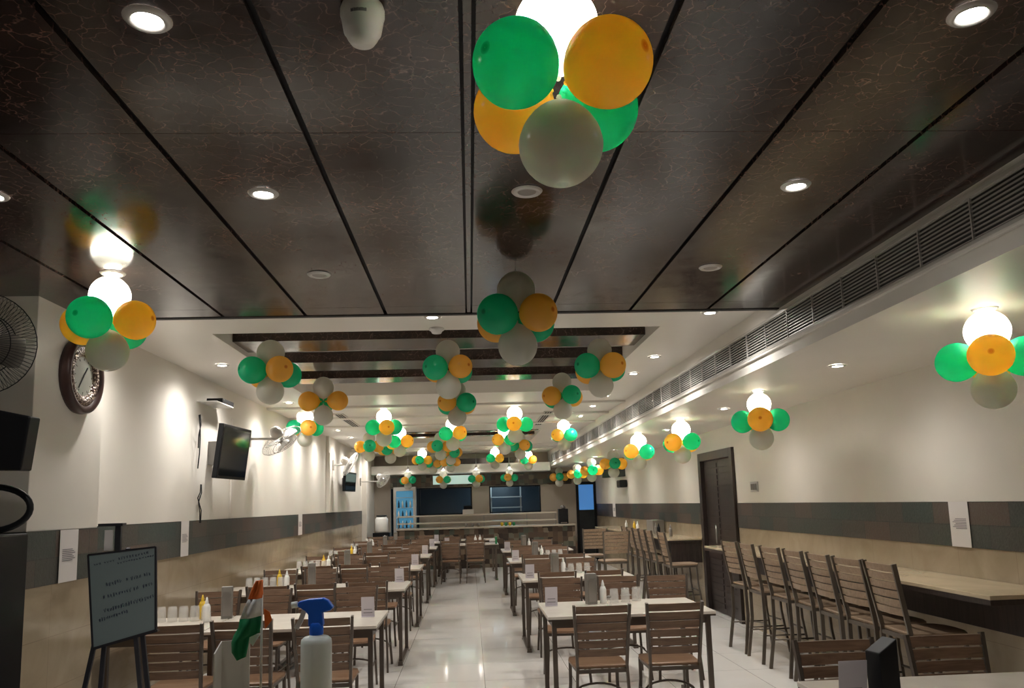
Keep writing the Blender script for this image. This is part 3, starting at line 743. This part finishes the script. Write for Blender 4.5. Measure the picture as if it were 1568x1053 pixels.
# ------------------------------------------------------------------ fans
def wall_fan(x, y, z, ax, label, mount, col, r=.24, mc=None, grp='wall fans', nw=36):
    """ax: direction the fan blows; mount: vector from fan hub to the wall"""
    t = thing('wall_fan', label, 'fan', (x, y, z), 0, grp)
    q = V((0, 0, 1)).rotation_difference(V(ax).normalized()).to_matrix()
    b = MB()
    for k in range(nw):
        a = 2*PI*k/nw
        pts = [q @ V((rr*math.cos(a), rr*math.sin(a), zz)) for rr, zz in ((.05, .085), (r*.6, .08), (r*.92, .05), (r, .02), (r*.92, -.01), (r*.6, -.035), (.05, -.04))]
        b.tube(pts, .0014, 4, cap=False)
    for rr, zz in ((r, .02), (r*.6, .08), (r*.6, -.035), (.05, .085)):
        b.tube([q @ V((rr*math.cos(2*PI*k/32), rr*math.sin(2*PI*k/32), zz)) for k in range(33)], .003, 5, cap=False)
    b.build('cage', col, t)
    b = MB()
    for k in range(3):
        a0 = 2*PI*k/3; g_ = []
        for i in range(6):
            rr = .04+(r*.82-.04)*i/5; wd = .35+.25*math.sin(i/5*PI)
            g_.append([q @ V((rr*math.cos(a0+u*wd), rr*math.sin(a0+u*wd), .022+u*.02)) for u in (-1, -.5, 0, .5, 1)])
        b.sheet(g_)
    b.lathe([(.0005, .05), (.035, .045), (.04, 0)], 16, mx=q)
    b.build('blades', mc or M_lgrey, t, solid=.003)
    MB().lathe([(.045, -.04), (.07, -.05), (.075, -.12), (.05, -.17), (.0005, -.18)], 20, mx=q).build('motor', mc or M_lgrey, t)
    e = V(mount); s0 = q @ V((0, 0, -.12))
    MB().tube([s0+V((0, 0, -.02)), V((s0.x, s0.y, e.z)), e], .016, 8).build('arm', mc or M_lgrey, t)
    nrm = V((1, 0, 0)) if abs(e.x) > abs(e.y) else V((0, 1, 0)); oth = V((0, 1, 0)) if nrm.x else V((1, 0, 0))
    MB().obox(e, nrm*.012, oth*.035, (0, 0, .10)).build('wall_bracket', mc or M_lgrey, t, bevel=.004)
    return t
wall_fan(-2.30, 9.9, 2.44, (.45, .55, -.75), 'grey wall fan just behind the first television on the left wall', (-.335, -.15, .0), M_grey, .27)
wall_fan(-2.28, 15.4, 2.42, (.8, .1, -.5), 'pale wall fan above the second television on the left wall', (-.30, .0, -.02), M_white, .25)
wall_fan(-2.1, 19.6, 2.25, (.7, -.3, -.5), 'pale wall fan at the far end of the left wall', (-.53, 0, -.05), M_white, .22)
wall_fan(-2.63, 4.38, 2.52, (.25, -1, -.1), 'dark wall fan cut off by the left edge of the photo', (-.05, .207, -.05), M_blackp, .28, M_grey, nw=80)

# ------------------------------------------------------------------ televisions
def tv(x, y, z, w, h, label, ang=0, tilt=.06, side=1, wd=.1):
    t = thing('television', label, 'television', (x, y, z), ang, 'wall televisions')
    dn = V((math.cos(tilt), 0, -math.sin(tilt))); up = V((math.sin(tilt), 0, math.cos(tilt)))
    c = V((0, 0, 0))
    MB().obox(c, dn*.025*side if side > 0 else -dn*.025, (0, w/2, 0), up*h/2).build('casing', M_blackp, t, bevel=.006)
    MB().obox(c+V((dn.x*side, 0, dn.z))*.0262, V((dn.x*side, 0, dn.z))*.0008, (0, w/2-.03, 0), V((up.x*side, 0, up.z))*(h/2-.03)).build('screen', M_screen, t)
    MB().obox(c+V((-side*(.026+wd/2), 0, 0)), (wd/2-.002, 0, 0), (0, .07, 0), (0, 0, h*.22)).build('wall_mount', M_grey, t)
    return t
tv(-2.42, 8.32, 2.175, .78, .54, 'first large black television on the left wall, with cables', -.08, .12, wd=.20)
t = thing('cable_bundle', 'loose dark cables dangling behind the first television on the left wall', 'cable', (-2.62, 7.88, 2.1))
MB().tube([(0, .0, .42), (.03, -.05, .30), (.0, .05, .2), (.02, -.02, .05), (0, 0, -.1)], .006, 6).tube([(.02, -.03, .42), (.0, .06, .33), (.02, -.05, .22), (0, 0, .1)], .006, 6).build('upper_cable', M_blackp, t)
MB().tube([(.0, .1, -.25), (.01, .06, -.33), (0, .02, -.38), (.01, .1, -.5), (0, .12, -.62)], .005, 6).tube([(.0, .12, -.25), (.01, .1, -.33), (0, .05, -.42), (.01, .06, -.52), (0, .1, -.62)], .005, 6).build('lower_cable', M_blackp, t)
t = thing('wall_shelf', 'small white shelf above the first television', 'shelf', (-2.649, 8.2, 2.655))
MB().box(0, .19, -.30, .26, 0, .008).build('board', M_white, t)
t = thing('set_top_box', 'dark receiver box on the small shelf above the first television', 'box', (-2.54, 8.25, 2.668))
MB().box(-.08, .08, -.16, .22, 0, .045).build('casing', M_blackp, t, bevel=.004)
MB().box(.0801, .082, -.14, .20, .008, .037).build('front_panel', M_blackp, t)
tv(-2.50, 16.9, 2.12, .9, .40, 'second black television farther back on the left wall', -.1, wd=.115)
t = tv(3.26, 17.8, 2.34, 1.0, .50, 'black television on the right wall beyond the double door', .35, .1, -1, wd=.11)
t = thing('speaker', 'dark wall unit hanging below the right wall television', 'speaker', (3.3, 17.3, 1.93))
MB().box(-.07, .09, -.2, .2, -.08, .08).build('casing', M_blackp, t, bevel=.02)
MB().box(-.075, -.0705, -.15, .15, -.05, .05).build('grille', M_slot, t)
# trunking strips
for (y, lb) in ((9.05, 'thin vertical cable trunking beside the first television'), (15.02, 'thin vertical cable trunking below the second wall fan')):
    o = MB().box(0, .018, -.02, .02, -.55, .55).build('cable_trunking', M_wall); o.location = (XL+(.051 if y > 15 else .001), y, 2.06); tag(o, lb, 'trunking', 'trunking strips')
t = thing('switch_plate', 'small grey switch plate on the right wall beside the door', 'switch', (3.398, 9.41, 1.69))
MB().box(-.012, 0, -.12, .12, -.06, .06).build('plate', M_lgrey, t, bevel=.003)
for k in (-.07, 0, .07): MB().box(-.018, -.0125, k-.022, k+.022, -.035, .035).build('switch_key', M_grey, t)

# ------------------------------------------------------------------ left foreground
t = thing('monitor', 'black flat box cut off at the left edge below the dark fan', 'monitor', (-2.43, 3.95, 1.95))
b = MB(); b._add([(-.5, 0, -.12), (.285, 0, -.145), (.315, 0, .115), (-.5, 0, .30), (-.5, .1, -.12), (.285, .1, -.145), (.315, .1, .115), (-.5, .1, .30)],
                 [(3, 2, 1, 0), (4, 5, 6, 7), (0, 1, 5, 4), (1, 2, 6, 5), (2, 3, 7, 6), (3, 0, 4, 7)])
b.build('casing', M_blackp, t, bevel=.008)
MB().box(-.3, -.2, .1, .64, -.05, .05).build('wall_mount', M_grey, t)
t = thing('black_cabinet', 'tall black cabinet at the left edge of the photo', 'cabinet', (-2.625, 4.0, 0))
MB().box(-.35, .35, -.10, .30, .05, 1.50).build('body', M_blackp, t, bevel=.01)
MB().box(-.34, .34, -.125, -.102, .08, 1.47).build('door', M_blackp, t, bevel=.004)
MB().tube([(.30, -.125, .7), (.30, -.15, .75), (.30, -.15, 1.05), (.30, -.125, 1.1)], .008, 6).build('handle', M_grey, t)
MB().box(-.33, .33, -.08, .28, 0, .05).build('plinth', M_slot, t)
t = thing('hose', 'looped black hose lying on top of the black cabinet', 'hose', (-2.17, 4.1, 1.502))
MB().tube([(-.19+.19*math.cos(a), .0, .125+.108*math.sin(a)) for a in [PI*(-.5+k*.06) for k in range(19)]], .016, 10).build('rubber_hose', M_blackp, t)

# whiteboard on an easel
t = thing('whiteboard_easel', 'small tilted whiteboard with faint handwriting on a tripod easel', 'whiteboard', (-1.86, 4.45, 0))
A = [V((-.205, .05, 1.370)), V((.150, .05, 1.402)), V((.183, .0, .970)), V((-.138, .0, .888))]
b = MB(); b.prism([A[3], A[2], A[1], A[0]], 'y', (0, .012, 0)); bo = b.build('board', M_board, t, bevel=.003)
b = MB()
for i in range(4): b.bar(A[i]+V((0, .004, 0)), A[(i+1) % 4]+V((0, .004, 0)), .014, .010, (0, 1, 0))
b.build('board_frame', M_easel, t)
def bil(u, v): return (A[0]*(1-u)+A[1]*u)*(1-v)+(A[3]*(1-u)+A[2]*u)*v+V((0, -.0025, 0))
b = MB(); rnd = random.Random(3)
for (v, u0, u1, amp, rr) in ((.09, .08, .38, .012, .0009), (.08, .45, .9, .02, .0012), (.13, .4, .95, .012, .0013), (.34, .25, .92, .025, .0012), (.47, .2, .95, .025, .0014), (.62, .2, .95, .028, .0016), (.70, .12, .55, .022, .0014)):
    b = MB(); u = u0
    while u < u1:
        cw = rnd.uniform(.022, .036); k = rnd.choice((3, 4, 4, 5)); last = None
        if rnd.random() < .12: u += .03; continue
        for q in range(k):
            a_ = bil(u+cw*(q/(k-1))*rnd.uniform(.5, 1), v-.06*(u-.5)+amp*1.05*(1 if q % 2 else -1)*rnd.uniform(.35, 1))
            if last is not None and (a_-last).length > 1e-4: b.bar(last, a_, rr*1.6, .0008, (0, 1, 0))
            last = a_
        u += cw+.012
    b.build('handwritten_line', M_marker, bo)
for P in (((-.13, .03, .98), (-.275, -.05, .01)), ((-.09, .03, .95), (-.115, .02, .3)), ((.10, .03, .98), (.26, -.05, .01)), ((0, .06, 1.40), (.02, .42, .01))):
    MB().bar(P[0], P[1], .022, .016).build('leg', M_easel, t)
MB().bar((-.21, -.012, .45), (.19, -.012, .45), .012, .012, (0, 1, 0)).build('crossbar', M_easel, t)
MB().bar((-.14, .02, .884), (.19, .02, .966), .03, .012, (0, 1, 0)).build('tray', M_easel, t)
MB().bar((-.06, .075, 1.38), (-.06, .075, 1.52), .03, .02).box(-.16, -.03, .05, .10, 1.52, 1.535).build('top_clamp', M_easel, t)
MB().box(-.13, -.085, .065, .075, 1.39, 1.50).build('paper_tag', M_paper, t)

# reception counter below the frame, carrying flag, bottle, stand
t = thing('reception_counter', 'reception counter carrying the flag and the spray bottle', 'counter', (-.45, 1.95, 0))
MB().box(-.9, .9, -.35, .35, .985, 1.02).build('countertop', M_bar, t, bevel=.005)
MB().box(-.86, .86, -.31, .31, 0, .9845).build('body', M_darkw, t)
t = thing('table_flag', 'small Indian tricolour flag drooping on a white pole', 'flag', (-.480, 1.90, 1.0205))
MB().lathe([(.0005, 0), (.04, 0), (.04, .008), (.008, .018), (.0005, .019)], 20).build('base', M_white, t)
MB().tube([(0, 0, .018), (0, 0, .403)], .0028, 8).build('flag_pole', M_white, t)
k = 1.9/1220*1.0
def fp(px, py, d=0): return V(((px-401.5)*.001575+.0, d, .403-(py-885)*.00152))
def cloth(rows, m, nm, dd=1):
    g_ = []
    for (xa, xb, ya, yb) in rows:
        rr = []
        for i in range(9):
            u = i/8; rr.append(fp(xa+(xb-xa)*u, ya+(yb-ya)*u, -.004-.014*math.sin(u*PI)*dd-.005*math.sin(u*9+ya*.05)))
        g_.append(rr)
    MB().sheet(g_).build(nm, m, t, solid=.0012)
cloth([(394, 403, 886, 885), (391, 403, 892, 893), (387, 403, 902, 904), (383.5, 402.5, 913, 912)], M_saff, 'saffron_stripe')
cloth([(383.5, 402.5, 913, 912), (379, 402, 922, 921), (375, 402, 932, 929), (371, 401.5, 942, 938)], M_wcl, 'white_stripe')
cloth([(371, 401.5, 942, 938), (369, 401, 954, 950), (362, 400, 966, 962), (359, 386, 976, 968), (360, 384, 990, 982), (368, 381, 1001, 996)], M_green, 'green_stripe')
b = MB(); b.prism([fp(376, 967, .0), fp(389, 982, .002), (fp(400, 964, .004))], 'y', (0, .0015, 0)); b.build('white_corner', M_wcl, t)
b = MB(); b.prism([fp(403.5, 928, .004), fp(405, 959, .008), fp(414.5, 946, .012), fp(411, 934, .01)], 'y', (0, .0015, 0)); b.build('saffron_corner', M_saff, t)
t = thing('spray_bottle', 'white spray bottle with bright blue trigger head in the foreground', 'bottle', (-.394, 2.1, 1.0205))
MB().lathe([(.0005, 0), (.036, 0), (.0385, .006), (.0385, .225), (.037, .235), (.030, .241), (.018, .244), (.0155, .247)], 32).build('bottle_body', M_pale, t)
MB().lathe([(.0165, .246), (.0175, .249), (.0175, .272), (.014, .276)], 20).build('collar', M_blue, t)
b = MB(); pr = [(-.046, .318), (-.044, .329), (-.02, .334), (.018, .336), (.03, .330), (.044, .312), (.036, .305), (.016, .300), (.019, .268), (-.019, .268), (-.019, .296), (-.026, .305)]
b.prism([(x, -.012, z) for x, z in pr], 'y', (0, .024, 0)); b.build('trigger_head', M_blue, t, bevel=.003)
MB().tube([(-.047, 0, .322), (-.062, 0, .320)], .008, 12).build('nozzle', M_pale, t)
b = MB(); b.bar((-.03, 0, .308), (-.038, 0, .285), .012, .006).bar((-.038, 0, .285), (-.05, 0, .262), .012, .006); b.build('trigger', M_white, t)
t = thing('brochure_holder', 'white brochure holder at the bottom edge left of the flag', 'holder', (-.572, 2.02, 1.0205))
MB().box(-.045, .025, .035, .038, 0, .245).build('back_panel', M_white, t)
b = MB(); b.prism([(-.045, -.02, 0), (-.045, .035, 0), (-.045, .035, .245), (-.045, -.02, .225)], 'x', (.003, 0, 0)); b.build('side_panel', M_white, t)
MB().box(-.045, .025, -.022, -.019, 0, .12).build('front_panel', M_pale, t)

# ------------------------------------------------------------------ far end: service counter, cooler, kitchen
t = thing('service_counter', 'long tiled service counter across the far end with beige ledges', 'counter', (.35, 20.65, 0))
MB().box(-2.2, 2.3, -.25, .3, 0, .98).build('tiled_front', M_mos, t)
MB().box(-2.22, 2.32, -.29, .32, .981, 1.02).build('countertop', M_rail, t)
for z in (1.12, 1.30): MB().box(-2.2, 1.86, -.1, .1, z, z+.035).build('ledge', M_rail, t)
for x in (-2.18, -1.1, 0, 1.1, 1.84): MB().box(x-.012, x+.012, -.02, .02, 1.0205, 1.30).build('post', M_steel, t)
t = thing('drinks_cooler', 'tall blue-lit glass-door drinks cooler at the far left', 'cooler', (-1.70, 21.15, 0))
MB().box(-.29, .29, -.02, .3, 0, 2.08).build('body', M_lgrey, t)
MB().box(-.22, .22, -.03, -.021, .75, 1.98).build('lit_interior', M_fridge, t)
for z in (1.02, 1.28, 1.54, 1.8): MB().box(-.22, .22, -.045, -.031, z, z+.012).build('shelf', M_lgrey, t)
MB().box(-.29, -.22, -.06, -.0305, .7, 2.05).box(.22, .29, -.06, -.0305, .7, 2.05).box(-.22, .22, -.06, -.0305, 1.98, 2.05).build('door_frame', M_lgrey, t)
rb = random.Random(5)
for i, z in enumerate((1.032, 1.292, 1.552)):
    for j in range(4):
        o = MB().lathe([(.0005, 0), (.022, 0), (.022, .12), (.01, .15), (.01, .18), (.0005, .18)], 8).build('drink_bottle', M_white if (i+j) % 2 else M_kblue)
        o.location = (-1.85+.1*j, 21.09, z); tag(o, 'small bottle on the %s lit cooler shelf, %s from the left' % (('lowest', 'middle', 'upper')[i], ORD[j]), 'bottle', 'bottles in the cooler')
        o.location.y = 21.095-.028
t = thing('water_dispenser', 'white water drum standing at the left end of the service counter', 'drum', (-2.2, 20.2, 0))
MB().box(-.2, .2, -.17, .17, 0, .95).build('stand', M_blackp, t)
MB().lathe([(.0005, .951), (.15, .951), (.16, 1.0), (.16, 1.28), (.12, 1.34), (.0005, 1.345)], 20).build('drum', M_white, t)
MB().lathe([(.13, 1.346), (.13, 1.38), (.0005, 1.385)], 20).build('lid', M_blackp, t)
# items on the end counter
for i, (x, m_) in enumerate(((-.1, M_grey), (.05, M_grey), (.2, M_grey), (.8, M_yel), (.9, M_grb), (1.0, M_yel), (1.1, M_grb))):
    o = MB().lathe([(.0005, 0), (.035, 0), (.035, .07), (.03, .085), (.0005, .086)], 10).build('jar', m_)
    o.location = (x, 20.45, 1.0205); tag(o, 'small jar on the service counter, %s from the left' % ORD[i], 'jar', 'jars on the service counter')
t = thing('cash_register', 'grey box-shaped cash register on the counter ledge', 'register', (-.05, 20.65, 1.336))
MB().box(-.14, .14, -.1, .1, 0, .12).build('body', M_lgrey, t, bevel=.01)
MB().obox((0, -.02, .17), (.11, 0, 0), (0, .012, .006), (0, -.02, .045)).build('display', M_blackp, t)
t = thing('coffee_machine', 'dark coffee machine at the right end of the service counter', 'machine', (2.4, 20.75, 1.0205))
MB().box(-.12, .12, -.12, .14, 0, .38).build('body', M_blackp, t, bevel=.01)
MB().lathe([(.05, .381), (.07, .42), (.05, .46), (.0005, .47)], 14).build('hopper', M_steel, t)
MB().box(-.08, .08, -.16, -.121, .02, .04).build('drip_tray', M_steel, t)
# kitchen seen through the windows
t = thing('kitchen_shelf', 'steel shelf rack inside the kitchen behind the right window', 'shelf', (1.2, 23.4, 0))
for z in (1.45, 1.75): MB().box(-.6, .3, -.2, .2, z, z+.03).build('shelf_board', M_steel, t)
for x in (-.58, .28): MB().box(x-.02, x+.02, -.02, .02, 0, 2.1).build('post', M_steel, t)
for x, lb in ((.95, 'small bright kitchen lamp behind the right window, left one'), (1.15, 'small bright kitchen lamp behind the right window, right one')):
    t = thing('kitchen_lamp', lb, 'light', (x, 22.6, 2.419), 0, 'kitchen lamps')
    MB().tube([(0, 0, 0), (0, 0, -.3)], .006, 6).build('cord', M_black, t)
    MB().lathe([(.02, -.3), (.05, -.36), (.0005, -.361)], 12).build('shade', M_kitlamp, t)
t = thing('signboard', 'pale glowing sign panel above the left kitchen window', 'sign', (-.35, 21.46, 2.24))
MB().box(-.62, .42, -.03, .015, -.11, .12).build('panel', mat('lit_sign_face', (.6, .7, .65), .4, emit=(.6, .85, .75), es=.12), t)
MB().box(-.64, .44, -.028, .016, .121, .135).build('frame', M_steel, t)
kl = bpy.data.lights.new('kitchen_glow', 'AREA'); kl.energy = 16; kl.size = 1; kl.color = (.5, .8, 1)
ko = bpy.data.objects.new('kitchen_light', kl); COL.objects.link(ko); ko.location = (.8, 23, 2.4)

# hold the cooler bottles on their shelves
S.cycles.max_bounces = 10; S.cycles.diffuse_bounces = 6; S.cycles.transparent_max_bounces = 8
S.cycles.sample_clamp_indirect = 6
S.cycles.use_light_tree = True
